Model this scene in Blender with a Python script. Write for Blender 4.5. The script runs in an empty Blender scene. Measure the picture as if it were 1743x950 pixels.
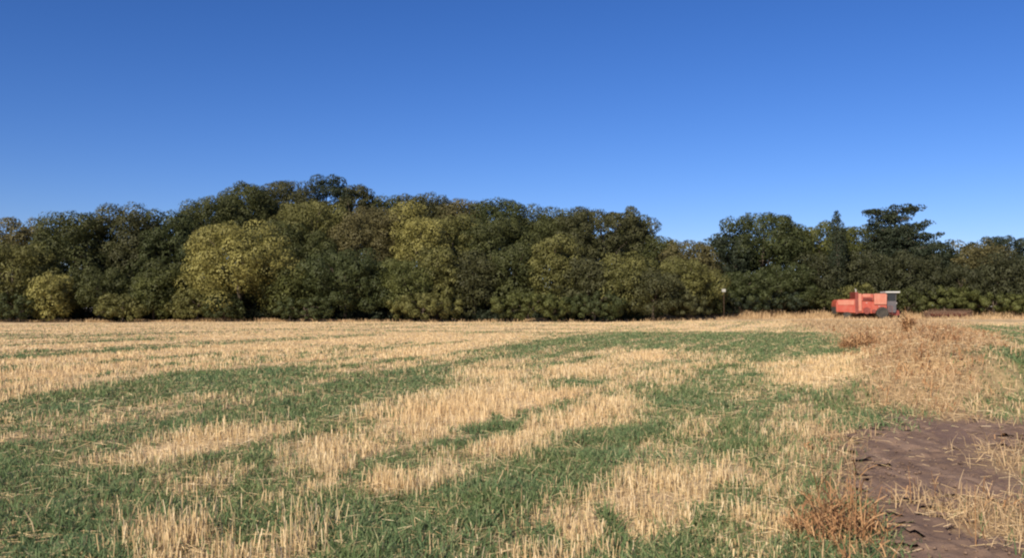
import bpy, bmesh, math, random
import numpy as np
from mathutils import Vector, Matrix
R = math.radians
PI = math.pi

# ------------------------------------------------------------------ camera, sky, sun, exposure
scene = bpy.context.scene
C = scene.collection
F, CX, CY, CAM_H, PITCH = 1510.0, 871.5, 475.0, 1.6, math.atan(50/1510)
cam_d = bpy.data.cameras.new('camera'); cam = bpy.data.objects.new('camera', cam_d); C.objects.link(cam)
cam.location = (0, 0, CAM_H); cam.rotation_euler = (PI/2 + PITCH, 0, 0)
cam_d.sensor_width = 36; cam_d.lens = 36*F/1743; cam_d.clip_start = .1; cam_d.clip_end = 20000
scene.camera = cam

SUN_EL, SUN_AZ = 32, 210          # degrees; azimuth clockwise from +Y (the view direction)
world = bpy.data.worlds.new('World'); scene.world = world; world.use_nodes = True
wn = world.node_tree; bg = wn.nodes['Background']
sky = wn.nodes.new('ShaderNodeTexSky'); sky.sky_type = 'NISHITA'; sky.sun_disc = False
sky.sun_elevation = R(SUN_EL); sky.sun_rotation = R(SUN_AZ)
sky.altitude = 300; sky.air_density = 1.0; sky.dust_density = 0.0; sky.ozone_density = 5.0
gm = wn.nodes.new('ShaderNodeGamma'); gm.inputs[1].default_value = 1.14
hs = wn.nodes.new('ShaderNodeHueSaturation'); hs.inputs['Saturation'].default_value = 1.14; hs.inputs['Value'].default_value = 1.0
wn.links.new(sky.outputs[0], gm.inputs[0]); wn.links.new(gm.outputs[0], hs.inputs['Color'])
tint = wn.nodes.new('ShaderNodeMix'); tint.data_type = 'RGBA'; tint.blend_type = 'MULTIPLY'; tint.inputs[0].default_value = 1
tint.inputs[7].default_value = (.755, .715, .94, 1)                        # the deep clear blue of this sky
wn.links.new(hs.outputs[0], tint.inputs[6]); wn.links.new(tint.outputs[2], bg.inputs[0]); bg.inputs[1].default_value = 0.058

sd = bpy.data.lights.new('sun', 'SUN'); sun = bpy.data.objects.new('sun', sd); C.objects.link(sun)
sd.energy = 4.6; sd.angle = R(.5); sd.color = (1, .87, .69)
sv = Vector((math.sin(R(SUN_AZ))*math.cos(R(SUN_EL)), math.cos(R(SUN_AZ))*math.cos(R(SUN_EL)), math.sin(R(SUN_EL))))
sun.rotation_euler = sv.to_track_quat('Z', 'Y').to_euler(); sun.location = (0, 0, 60)

vs = scene.view_settings
vs.view_transform = 'Standard'; vs.look = 'None'; vs.exposure = 0.65; vs.gamma = 1; vs.use_curve_mapping = False
scene.render.engine = 'CYCLES'
scene.cycles.max_bounces = 5; scene.cycles.diffuse_bounces = 3; scene.cycles.transparent_max_bounces = 8
scene.cycles.filter_width = 2.2

# ------------------------------------------------------------------ helpers
rng = np.random.default_rng(11)

def vnoise(x, y, seed=0):
    xi = np.floor(x).astype(np.int64); yi = np.floor(y).astype(np.int64)
    fx = x-xi; fy = y-yi; fx = fx*fx*(3-2*fx); fy = fy*fy*(3-2*fy)
    def hsh(a, b):
        n = (a*374761393 + b*668265263 + seed*974711) & 0xffffffff
        n = ((n ^ (n >> 13))*1274126177) & 0xffffffff
        return ((n ^ (n >> 16)) & 0xffff)/65535.0
    return (hsh(xi, yi)*(1-fx)+hsh(xi+1, yi)*fx)*(1-fy) + (hsh(xi, yi+1)*(1-fx)+hsh(xi+1, yi+1)*fx)*fy

def fnoise(x, y, seed=0):
    return (vnoise(x, y, seed)*.55 + vnoise(x*2.1, y*2.1, seed+7)*.3 + vnoise(x*4.3, y*4.3, seed+13)*.15)

def ss(a, b, t):
    t = np.clip((t-a)/(b-a), 0, 1); return t*t*(3-2*t)

def height(x, y):
    x = np.asarray(x, float); y = np.asarray(y, float)
    z = 0.05*(fnoise(x*.35, y*.35, 3)-.5) + .12*(vnoise(x*.06, y*.06, 5)-.5)*ss(6, 30, y)
    z = z + .28*ss(60, 112, y)*ss(8, 34, x)                               # the field lifts a little towards the machine
    z = z + .75*ss(113, 121, y)*ss(17, 26, x)                             # grassy bank under the right-hand trees
    z = z + 7.5*ss(114, 165, y)*np.exp(-((x+18)/42)**2)                   # wooded slope
    z = z + .42*np.exp(-(((x-(9.2+.42*(y-18)))/2.6)**2))*ss(13, 18, y)*ss(70, 40, y)*(.3+1.5*ss(.3, .75, fnoise(x*.55, y*.4, 9)))   # weedy ridge beside the track
    return z

def hz(x, y): return float(height(np.array([x]), np.array([y]))[0])

def ray(px, py):
    u, v = (px-CX)/F, (CY-py)/F
    return u, math.cos(PITCH)-math.sin(PITCH)*v, math.sin(PITCH)+math.cos(PITCH)*v
def at(px, py):                                                           # ground point seen at a pixel of the photograph
    dx, dy, dz = ray(px, py); t = CAM_H/max(-dz, .004); return (dx*t, dy*t)
def at_depth(px, py, D):
    dx, dy, dz = ray(px, py); t = D/dy; return (dx*t, D, CAM_H+dz*t)

def np_mesh(name, V, Q, mat, parent=None, tris=None):
    me = bpy.data.meshes.new(name)
    nv, nq = len(V), len(Q)
    me.vertices.add(nv); me.vertices.foreach_set('co', np.ascontiguousarray(V, np.float32).ravel())
    k = Q.shape[1]
    me.loops.add(nq*k); me.loops.foreach_set('vertex_index', np.ascontiguousarray(Q, np.int32).ravel())
    me.polygons.add(nq); me.polygons.foreach_set('loop_start', np.arange(0, nq*k, k, dtype=np.int32))
    me.update(calc_edges=True); me.validate()
    me.materials.append(mat)
    o = bpy.data.objects.new(name, me); C.objects.link(o)
    if parent: o.parent = parent
    return o

def obj(name, bm, mat, parent=None, smooth=False):
    bmesh.ops.recalc_face_normals(bm, faces=bm.faces)
    me = bpy.data.meshes.new(name); bm.to_mesh(me); bm.free()
    me.materials.append(mat)
    if smooth:
        for p in me.polygons: p.use_smooth = True
    o = bpy.data.objects.new(name, me); C.objects.link(o)
    if parent: o.parent = parent
    return o

def thing(name, label, cat, loc=(0, 0, 0), rotz=0, group=None):
    o = bpy.data.objects.new(name, None); C.objects.link(o)
    o.location = loc; o.rotation_euler = (0, 0, rotz); o.empty_display_size = .3
    return tag(o, label, cat, group)
def tag(o, label, cat=None, group=None, kind=None):
    o['label'] = label
    if cat: o['category'] = cat
    if group: o['group'] = group
    if kind: o['kind'] = kind
    return o

def add_box(bm, x0, x1, y0, y1, z0, z1, bev=0):
    r = bmesh.ops.create_cube(bm, size=1)
    vs_ = r['verts']
    for v in vs_:
        v.co = Vector((x0+(v.co.x+.5)*(x1-x0), y0+(v.co.y+.5)*(y1-y0), z0+(v.co.z+.5)*(z1-z0)))
    if bev:
        es = {e for v in vs_ for e in v.link_edges}
        bmesh.ops.bevel(bm, geom=list(es), offset=bev, segments=2, affect='EDGES', profile=.6)
def add_tube(bm, pts, rad, n=8, cap=True):
    pts = [Vector(p) for p in pts]
    if not hasattr(rad, '__len__'): rad = [rad]*len(pts)
    rings = []
    for i, p in enumerate(pts):
        d = (pts[min(i+1, len(pts)-1)]-pts[max(i-1, 0)]).normalized()
        a = d.orthogonal().normalized() if abs(d.z) > .9 else d.cross(Vector((0, 0, 1))).normalized()
        b = d.cross(a)
        rings.append([bm.verts.new(p+(a*math.cos(2*PI*k/n)+b*math.sin(2*PI*k/n))*rad[i]) for k in range(n)])
    for r0, r1 in zip(rings, rings[1:]):
        for k in range(n): bm.faces.new((r0[k], r0[(k+1) % n], r1[(k+1) % n], r1[k]))
    if cap:
        bm.faces.new(rings[0]); bm.faces.new(rings[-1][::-1])
def add_lathe_y(bm, prof, c, n=28):                                       # prof: (radius, offset along y)
    rings = []
    for r, yo in prof:
        rings.append([bm.verts.new((c[0]+r*math.cos(2*PI*k/n), c[1]+yo, c[2]+r*math.sin(2*PI*k/n))) for k in range(n)])
    for r0, r1 in zip(rings, rings[1:]):
        for k in range(n): bm.faces.new((r0[k], r0[(k+1) % n], r1[(k+1) % n], r1[k]))
    bm.faces.new(rings[0][::-1]); bm.faces.new(rings[-1])
def add_prism(bm, outline, y0, y1, bev=0):                                # outline in x, z
    a = [bm.verts.new((x, y0, z)) for x, z in outline]; b = [bm.verts.new((x, y1, z)) for x, z in outline]
    n = len(a); fs = [bm.faces.new(a), bm.faces.new(b[::-1])]
    for k in range(n): fs.append(bm.faces.new((a[k], b[k], b[(k+1) % n], a[(k+1) % n])))
    if bev:
        es = {e for f in fs for e in f.edges}
        bmesh.ops.bevel(bm, geom=list(es), offset=bev, segments=2, affect='EDGES', profile=.6)

# ------------------------------------------------------------------ materials
def newmat(name):
    m = bpy.data.materials.new(name); m.use_nodes = True
    nt = m.node_tree; return m, nt, nt.nodes['Principled BSDF']
def ramp(nt, fac, stops):
    r = nt.nodes.new('ShaderNodeValToRGB'); el = r.color_ramp.elements
    while len(el) < len(stops): el.new(.5)
    for e, (p, c) in zip(el, stops): e.position = p; e.color = (*c, 1)
    nt.links.new(fac, r.inputs[0]); return r.outputs[0]
def noise(nt, scale, detail=4, vec=None, rough=.6):
    n = nt.nodes.new('ShaderNodeTexNoise'); n.inputs['Scale'].default_value = scale
    n.inputs['Detail'].default_value = detail; n.inputs['Roughness'].default_value = rough
    if vec: nt.links.new(vec, n.inputs['Vector'])
    return n.outputs['Fac']
def mix(nt, fac, a, b, mode='MIX'):
    m = nt.nodes.new('ShaderNodeMix'); m.data_type = 'RGBA'; m.blend_type = mode
    for s, v in ((m.inputs[0], fac), (m.inputs[6], a), (m.inputs[7], b)):
        if hasattr(v, 'links'): nt.links.new(v, s)
        elif hasattr(v, '__len__'): s.default_value = (*v, 1)
        else: s.default_value = v
    return m.outputs[2]

def leaf_mat(name, dark, light, trans=.30, clump=.45):
    m, nt, p = newmat(name)
    geo = nt.nodes.new('ShaderNodeNewGeometry'); tc = nt.nodes.new('ShaderNodeTexCoord')
    n = noise(nt, clump, 2, tc.outputs['Object'])
    a = nt.nodes.new('ShaderNodeMath'); a.operation = 'MULTIPLY_ADD'; a.inputs[1].default_value = .22; nt.links.new(geo.outputs['Random Per Island'], a.inputs[0])
    b = nt.nodes.new('ShaderNodeMath'); b.operation = 'MULTIPLY_ADD'; b.inputs[1].default_value = 1.5; b.inputs[2].default_value = -.38
    nt.links.new(n, b.inputs[0]); nt.links.new(b.outputs[0], a.inputs[2])
    col = ramp(nt, a.outputs[0], [(.05, dark), (.85, light)])
    nt.links.new(col, p.inputs['Base Color']); p.inputs['Roughness'].default_value = .6
    p.inputs['Specular IOR Level'].default_value = .25
    if trans:
        t = nt.nodes.new('ShaderNodeBsdfTranslucent'); nt.links.new(col, t.inputs[0])
        ms = nt.nodes.new('ShaderNodeMixShader'); ms.inputs[0].default_value = trans
        nt.links.new(p.outputs[0], ms.inputs[1]); nt.links.new(t.outputs[0], ms.inputs[2])
        nt.links.new(ms.outputs[0], nt.nodes['Material Output'].inputs[0])
    return m
HUE = {
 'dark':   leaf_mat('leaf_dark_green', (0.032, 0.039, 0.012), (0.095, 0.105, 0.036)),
 'deep':   leaf_mat('leaf_deep_green', (0.027, 0.036, 0.012), (0.077, 0.093, 0.033)),
 'mid':    leaf_mat('leaf_mid_green', (0.044, 0.054, 0.014), (0.128, 0.139, 0.043)),
 'olive':  leaf_mat('leaf_olive', (0.058, 0.062, 0.017), (0.186, 0.182, 0.060)),
 'yellow': leaf_mat('leaf_yellow_green', (.102, .098, .025), (.318, .296, .094)),
 'brown':  leaf_mat('leaf_brown_olive', (.060, .056, .021), (.150, .134, .056)),
 'grey':   leaf_mat('leaf_grey_green', (0.036, 0.039, 0.015), (0.097, 0.100, 0.042)),
 'slate':  leaf_mat('leaf_slate_green', (.026, .030, .013), (.068, .074, .034)),
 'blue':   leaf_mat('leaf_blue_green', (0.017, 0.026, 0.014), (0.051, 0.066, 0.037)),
}
def bark_mat():
    m, nt, p = newmat('bark'); tc = nt.nodes.new('ShaderNodeTexCoord')
    nt.links.new(ramp(nt, noise(nt, 5, 5, tc.outputs['Object']), [(.3, (.05, .038, .028)), (.7, (.15, .12, .09))]), p.inputs['Base Color'])
    p.inputs['Roughness'].default_value = .95; return m
BARK = bark_mat()

def blade_mat(name, stops, trans=.25, scale=.5, warm=None):
    m, nt, p = newmat(name)
    geo = nt.nodes.new('ShaderNodeNewGeometry')
    col = ramp(nt, geo.outputs['Random Per Island'], stops)
    n = noise(nt, scale, 3, geo.outputs['Position'])
    col = mix(nt, ramp(nt, n, [(.35, (0, 0, 0)), (.7, (1, 1, 1))]), col, mix(nt, .55, col, warm or (.5, .35, .2), 'MIX'))
    nt.links.new(col, p.inputs['Base Color']); p.inputs['Roughness'].default_value = .7; p.inputs['Specular IOR Level'].default_value = .2
    t = nt.nodes.new('ShaderNodeBsdfTranslucent'); nt.links.new(col, t.inputs[0])
    ms = nt.nodes.new('ShaderNodeMixShader'); ms.inputs[0].default_value = trans
    nt.links.new(p.outputs[0], ms.inputs[1]); nt.links.new(t.outputs[0], ms.inputs[2])
    nt.links.new(ms.outputs[0], nt.nodes['Material Output'].inputs[0])
    return m
M_STRAW = blade_mat('straw', [(0, (.34, .24, .12)), (.35, (.60, .46, .25)), (.75, (.74, .59, .35)), (1, (.84, .72, .49))], .25, .5, (.64, .45, .24))
M_GREEN = blade_mat('green_weed', [(0, (.085, .125, .043)), (.45, (.135, .195, .076)), (.86, (.22, .265, .115)), (1, (.54, .45, .25))], .3, .6, (.115, .205, .105))
M_DRY = blade_mat('dry_grass', [(0, (.28, .18, .10)), (.5, (.50, .36, .20)), (1, (.68, .52, .32))], .25, .7, (.44, .30, .17))
M_WEED = blade_mat('dead_weed', [(0, (.14, .070, .038)), (.5, (.36, .20, .095)), (1, (.60, .40, .21))], .2, .8, (.36, .19, .09))

# ------------------------------------------------------------------ what grows where on the field (outlines on the ground)
def poly(pts): return np.array([at(*p) for p in pts])
GREEN = [(poly(p), w) for p, w in [
 ([(0,725),(70,700),(165,668),(300,640),(420,632),(600,640),(760,628),(870,598),(884,618),(760,664),(610,690),(540,745),(490,720),(360,728),(200,762),(0,835)], .85),
 ([(-140,760),(0,725),(0,835),(-140,870)], .85),
 ([(-120,830),(0,815),(200,785),(500,772),(510,830),(620,862),(600,960),(360,960),(350,900),(230,900),(220,970),(-120,970)], .86),
 ([(545,880),(760,832),(870,772),(1000,738),(1090,690),(1250,632),(1420,575),(1400,612),(1300,652),(1200,692),(1080,752),(980,802),(940,862),(800,892),(700,925),(600,970),(545,970)], .92),
 ([(1180,705),(1340,662),(1440,672),(1432,720),(1392,830),(1352,970),(1190,970),(1240,862),(1290,782),(1290,722)], .66),
 ([(880,582),(1050,565),(1200,566),(1435,566),(1405,602),(1260,612),(1230,600),(1150,592),(1060,590),(900,604)], .8),
 ([(872,578),(902,580),(906,628),(874,628)], .6),
 ([(1688,632),(1760,596),(1800,690),(1770,722),(1700,712)], .95),
 ([(1640,556),(1790,556),(1790,585),(1700,580)], .5),
 ([(1120,755),(1180,725),(1200,740),(1130,775)], .7),
 ([(480,745),(500,700),(612,688),(625,770),(520,775)], .7),
 ([(300,700),(500,640),(520,650),(340,712)], .9),
]]
STRAW = [(poly(p), w) for p, w in [
 ([(-400,549),(870,549),(1040,552),(1000,570),(880,585),(760,612),(600,628),(420,622),(300,632),(160,655),(0,690),(-400,730)], .95),
 ([(205,778),(330,742),(460,718),(492,745),(400,772),(350,792),(220,812)], 1.),
 ([(508,782),(580,742),(742,790),(722,852),(600,842),(510,822)], .85),
 ([(608,712),(760,668),(870,640),(890,660),(1085,680),(1082,722),(960,742),(870,792),(780,772),(690,742)], 1.),
 ([(990,850),(1295,758),(1262,900),(1100,960),(820,960),(900,902)], .68),
 ([(228,900),(352,900),(362,970),(220,970)], 1.),
 ([(440,960),(520,870),(548,890),(530,960)], .8),
 ([(780,630),(880,608),(890,640),(780,652)], 1.),
 ([(940,622),(1064,618),(1052,642),(930,642)], 1.),
 ([(1108,642),(1252,600),(1242,632),(1120,668)], 1.),
 ([(1036,600),(1152,594),(1152,612),(1050,617)], 1.),
 ([(1278,615),(1474,608),(1474,652),(1400,682),(1340,652)], .9),
 ([(1110,700),(1230,660),(1180,720),(1110,735)], .7),
]]
DIRT = [(poly(p), w) for p, w in [
 ([(1425,738),(1560,706),(1780,716),(1840,1100),(1470,1100),(1478,902),(1425,832)], 1.),
]]
DRYG = [(poly(p), w) for p, w in [
 ([(1556,868),(1640,852),(1790,862),(1800,935),(1715,928),(1620,892)], .8),
 ([(1672,772),(1790,758),(1800,822),(1715,812)], .6),
 ([(1560,680),(1650,700),(1628,722),(1560,702)], .9),
 ([(1390,722),(1440,718),(1424,850),(1396,850)], .7),
 ([(1480,650),(1590,600),(1690,690),(1600,700),(1470,700)], .8),
 ([(1340,549),(1640,549),(1540,600),(1440,600),(1430,572)], .8),
]]
WEED = [(poly(p), w) for p, w in [
 ([(1535,548),(1562,548),(1680,575),(1705,620),(1690,655),(1560,640),(1500,650),(1480,620)], .9),
 ([(1385,868),(1452,868),(1455,965),(1375,965)], .3),
 ([(1540,640),(1640,650),(1600,672),(1540,668)], .7),
]]
def inside(P, x, y):
    n = len(P); r = np.zeros(x.shape, bool); j = n-1
    for i in range(n):
        xi, yi = P[i]; xj, yj = P[j]
        if yi != yj:
            r ^= ((yi > y) != (yj > y)) & (x < (xj-xi)*(y-yi)/(yj-yi)+xi)
        j = i
    return r
def field(polys, x, y):
    v = np.zeros(x.shape)
    for P, w in polys: v = np.maximum(v, w*inside(P, x, y))
    return v
ROW = R(20)                                                               # drill rows run a little to the right of the view
def covers(x, y, soft=1.0, g=rng):
    d = np.hypot(x, y)
    along, across = x*math.sin(ROW)+y*math.cos(ROW), x*math.cos(ROW)-y*math.sin(ROW)
    wx = (fnoise(x*.9, y*.6, 21)-.5)*(.22+.028*d) + g.normal(0, 1, x.shape)*(.06+.009*d)*soft
    wy = (fnoise(x*.9, y*.6, 22)-.5)*(.40+.055*d) + g.normal(0, 1, x.shape)*(.12+.018*d)*soft
    X, Y = x+wx, y+wy
    gr, st, di, dg, we = (field(p, X, Y) for p in (GREEN, STRAW, DIRT, DRYG, WEED))
    patch = ss(.42, .62, fnoise(across*1.1, along*.16, 31))                # ragged patches stretched along the rows
    base = 1-np.clip(np.maximum.reduce([gr, st, di, dg, we])*1.4, 0, 1)
    far = ss(30, 70, d)
    f1 = .70*vnoise(across*1.7, along*.11, 33)+.30*vnoise(x*4.6, y*2.9, 34)              # broken streaks along the rows
    f2 = .72*vnoise(across*1.45, along*.09, 35)+.28*vnoise(x*4.1, y*2.7, 36)
    g0 = np.where(f1 < .33+.40*gr, gr, gr*.45); s_in = np.where(f1 < .33+.40*gr, .07, .40*(gr > .3))
    s0 = np.where(f2 < .23+.43*st, st, st*.12); g_in = np.where(f2 < .23+.43*st, 0, .80*(st > .3)*(1-.85*far))
    both = (gr > .3) & (st > .3)
    gr, st = np.where(both, gr, np.maximum(g0, g_in)), np.where(both, st, np.maximum(s0, s_in))
    lane = ss(.54, .70, fnoise(x*.035+.3, along*.42, 37))*ss(22, 45, d)*ss(100, 75, d)*.55
    gr = np.maximum(gr, lane*(st > .6)*(x < 12)); st = st*(1-.7*lane*(x < 12))
    gr = np.maximum(gr, base*(.45+.5*patch)*(1-.6*far)); st = np.maximum(st, base*(.50-.42*patch)*(1-.1*far)+.6*far*base)
    gr = gr*(1-.92*st*(st > gr*.9)); st = np.where(gr > .5, st*.25, st)
    k = np.clip(1-1.2*np.maximum.reduce([di, dg, we]), 0, 1); gr = gr*k; st = st*k
    di = di*(1-np.clip(dg+we, 0, 1))
    return gr, st, di, dg, we

# ------------------------------------------------------------------ ground
def build_ground():
    th = np.concatenate([np.linspace(-180, -54, 36)[:-1], np.linspace(-54, 54, 640), np.linspace(54, 180, 36)[1:-1]])*PI/180
    nr = 520
    r = np.concatenate([np.geomspace(.6, 4, 20)[:-1], np.geomspace(4, 260, nr), np.geomspace(260, 6000, 30)[1:]])
    T, RR = np.meshgrid(th, r); x = RR*np.sin(T); y = RR*np.cos(T)
    z = height(x, y)
    near = (RR < 60)
    z = z + near*.03*(fnoise(x*5, y*5, 41)-.5)
    V = np.stack([x, y, z], -1).reshape(-1, 3)
    nt_, nr_ = len(th), len(r)
    i, j = np.meshgrid(np.arange(nr_-1), np.arange(nt_), indexing='ij'); jn = (j+1) % nt_
    Q = np.stack([i*nt_+j, i*nt_+jn, (i+1)*nt_+jn, (i+1)*nt_+j], -1).reshape(-1, 4)[:, ::-1]
    xf, yf = x.ravel(), y.ravel()
    acc = 0
    for k in range(6):
        acc = acc + np.stack(covers(xf, yf, 1.4, np.random.default_rng(50+k)), -1)/6
    gr, st, di, dg, we = acc.T
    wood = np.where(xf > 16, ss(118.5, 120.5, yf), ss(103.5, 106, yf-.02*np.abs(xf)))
    m, nt, p = newmat('field_soil')
    geo = nt.nodes.new('ShaderNodeNewGeometry'); pos = geo.outputs['Position']
    a1 = nt.nodes.new('ShaderNodeAttribute'); a1.attribute_name = 'cover'
    a2 = nt.nodes.new('ShaderNodeAttribute'); a2.attribute_name = 'cover2'
    sp1 = nt.nodes.new('ShaderNodeSeparateColor'); nt.links.new(a1.outputs['Color'], sp1.inputs[0])
    sp2 = nt.nodes.new('ShaderNodeSeparateColor'); nt.links.new(a2.outputs['Color'], sp2.inputs[0])
    n1 = noise(nt, 9, 6, pos, .7); n2 = noise(nt, 1.1, 4, pos); n3 = noise(nt, 45, 3, pos, .7)
    # streaks along the drill rows
    mp = nt.nodes.new('ShaderNodeMapping'); mp.inputs['Rotation'].default_value = (0, 0, ROW); mp.inputs['Scale'].default_value = (4.2, .25, 1)
    nt.links.new(pos, mp.inputs['Vector']); n4 = noise(nt, 1, 3, mp.outputs[0])
    mp2 = nt.nodes.new('ShaderNodeMapping'); mp2.inputs['Scale'].default_value = (.03, .35, 1); nt.links.new(pos, mp2.inputs['Vector'])
    n5 = noise(nt, 1, 4, mp2.outputs[0])
    soil = ramp(nt, n1, [(.3, (.10, .075, .05)), (.7, (.22, .17, .12))])
    straw = ramp(nt, n3, [(.25, (.48, .35, .20)), (.75, (.80, .61, .38))])
    straw = mix(nt, ramp(nt, n4, [(.42, (0, 0, 0)), (.62, (.45, .45, .45))]), straw, (.34, .25, .13))
    straw = mix(nt, ramp(nt, n5, [(.50, (0, 0, 0)), (.62, (.4, .4, .4))]), straw, (.42, .32, .15))
    green = ramp(nt, n3, [(.3, (.10, .105, .045)), (.7, (.22, .21, .10))])
    dry = ramp(nt, n1, [(.3, (.24, .16, .08)), (.7, (.48, .35, .19))])
    weed = ramp(nt, n1, [(.3, (.15, .085, .05)), (.7, (.36, .22, .12))])
    dirt = ramp(nt, n2, [(.3, (.13, .085, .068)), (.7, (.20, .135, .105))])
    dirt = mix(nt, ramp(nt, n1, [(.62, (0, 0, 0)), (.72, (.7, .7, .7))]), dirt, (.38, .27, .16))
    col = mix(nt, .45, soil, dry)
    col = mix(nt, sp1.outputs[1], col, straw); col = mix(nt, sp1.outputs[0], col, green)
    col = mix(nt, sp1.outputs[2], col, dirt); col = mix(nt, sp2.outputs[0], col, dry); col = mix(nt, sp2.outputs[1], col, weed)
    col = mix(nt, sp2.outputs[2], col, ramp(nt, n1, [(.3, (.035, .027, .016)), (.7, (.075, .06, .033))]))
    nt.links.new(col, p.inputs['Base Color']); p.inputs['Roughness'].default_value = .95; p.inputs['Specular IOR Level'].default_value = .1
    bp = nt.nodes.new('ShaderNodeBump'); bp.inputs['Strength'].default_value = .6; bp.inputs['Distance'].default_value = .04
    nt.links.new(n1, bp.inputs['Height']); nt.links.new(bp.outputs[0], p.inputs['Normal'])
    o = np_mesh('ground', V, Q, m)
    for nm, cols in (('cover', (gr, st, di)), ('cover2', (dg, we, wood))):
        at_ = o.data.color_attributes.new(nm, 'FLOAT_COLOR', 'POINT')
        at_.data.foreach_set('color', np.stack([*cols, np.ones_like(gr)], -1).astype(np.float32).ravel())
    o.data.polygons.foreach_set('use_smooth', np.ones(len(o.data.polygons), bool))
    tag(o, 'stubble field of pale straw and green weeds running to the trees', kind='structure')
    return o
build_ground()

def build_track():
    px = np.arange(2.2, 13.5, .035); py = np.arange(3.0, 16.0, .035)
    X, Y = np.meshgrid(px, py)
    wx = (fnoise(X*1.3, Y*.9, 61)-.5)*.8+(vnoise(X*9, Y*6, 67)-.5)*.5; wy = (fnoise(X*1.3, Y*.9, 62)-.5)*1.3+(vnoise(X*8, Y*8, 68)-.5)*1.0
    P = poly([(1442,745),(1560,712),(1760,722),(1900,740),(1900,1100),(1480,1100),(1484,960),(1490,902),(1445,832)])
    keep = inside(P, X+wx, Y+wy)
    for q in DRYG[:2]: keep &= ~inside(q[0], X+wx*.8, Y+wy*.8)
    nx = len(px)
    Z = height(X, Y)+.03*(fnoise(X*5, Y*5, 41)-.5)+.018*vnoise(X*14, Y*14, 63)+.022*ss(.55, .8, vnoise(X*7, Y*7, 64))-.05*np.exp(-((X-.30*Y-2.2)/.28)**2)+.014
    I, J = np.where(keep[:-1, :-1] & keep[1:, :-1] & keep[:-1, 1:] & keep[1:, 1:])
    Q = np.stack([I*nx+J, I*nx+J+1, (I+1)*nx+J+1, (I+1)*nx+J], -1)
    V = np.stack([X, Y, Z], -1).reshape(-1, 3)
    u, inv = np.unique(Q, return_inverse=True)
    m, nt, p = newmat('bare_earth')
    geo = nt.nodes.new('ShaderNodeNewGeometry'); pos = geo.outputs['Position']
    n1 = noise(nt, 11, 6, pos, .7); n2 = noise(nt, 1.6, 4, pos)
    mp = nt.nodes.new('ShaderNodeMapping'); mp.inputs['Rotation'].default_value = (0, 0, R(22)); mp.inputs['Scale'].default_value = (3.5, .8, 1); nt.links.new(pos, mp.inputs[0])
    n3 = noise(nt, 1, 5, mp.outputs[0])
    c = ramp(nt, n2, [(.3, (.120, .080, .060)), (.7, (.195, .134, .102))])
    c = mix(nt, ramp(nt, n3, [(.45, (0, 0, 0)), (.66, (.7, .7, .7))]), c, (.28, .195, .14))
    c = mix(nt, ramp(nt, n1, [(.60, (0, 0, 0)), (.72, (.6, .6, .6))]), c, (.33, .225, .15))
    nt.links.new(c, p.inputs['Base Color']); p.inputs['Roughness'].default_value = .95; p.inputs['Specular IOR Level'].default_value = .1
    bp = nt.nodes.new('ShaderNodeBump'); bp.inputs['Strength'].default_value = .7; bp.inputs['Distance'].default_value = .03
    nt.links.new(n1, bp.inputs['Height']); nt.links.new(bp.outputs[0], p.inputs['Normal'])
    o = np_mesh('dirt_track', V[u], inv.reshape(-1, 4), m)
    o.data.polygons.foreach_set('use_smooth', np.ones(len(o.data.polygons), bool))
    tag(o, 'bare purplish brown earth track at the right edge of the field', kind='structure'); return o
EARTH = build_track()

def earth_crumbs():
    g = np.random.default_rng(65); n = 26000
    x = g.uniform(2.2, 11, n); y = g.uniform(3.5, 15.5, n)
    gr, st, di, dg, we = covers(x, y, 1.2, g); keep = (di > .5) & (g.random(n) < .15+.85*ss(.4, .7, fnoise(x*1.4, y*1.4, 66)))
    x, y = x[keep], y[keep]; n = len(x); s = .004+.016*g.random(n)**3
    z = height(x, y)+.028+.018*vnoise(x*14, y*14, 63)-.05*np.exp(-((x-.30*y-2.2)/.28)**2)
    o = np.array([[1, 0, 0], [0, 1, 0], [-1, 0, 0], [0, -1, 0], [0, 0, .8], [0, 0, -.8]])
    V = np.stack([x, y, z], -1)[:, None]+o[None]*s[:, None, None]*g.uniform(.7, 1.3, (n, 6, 1))
    f = np.array([[0, 1, 4], [1, 2, 4], [2, 3, 4], [3, 0, 4], [1, 0, 5], [2, 1, 5], [3, 2, 5], [0, 3, 5]])
    return V.reshape(-1, 3), (np.arange(n)[:, None, None]*6+f[None]).reshape(-1, 3)
V, Q = earth_crumbs(); print('crumbs', len(Q)//8)
tag(np_mesh('earth_crumbs', V, Q, EARTH.data.materials[0]), 'small crumbs of dry earth scattered on the bare track', kind='stuff')

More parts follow.
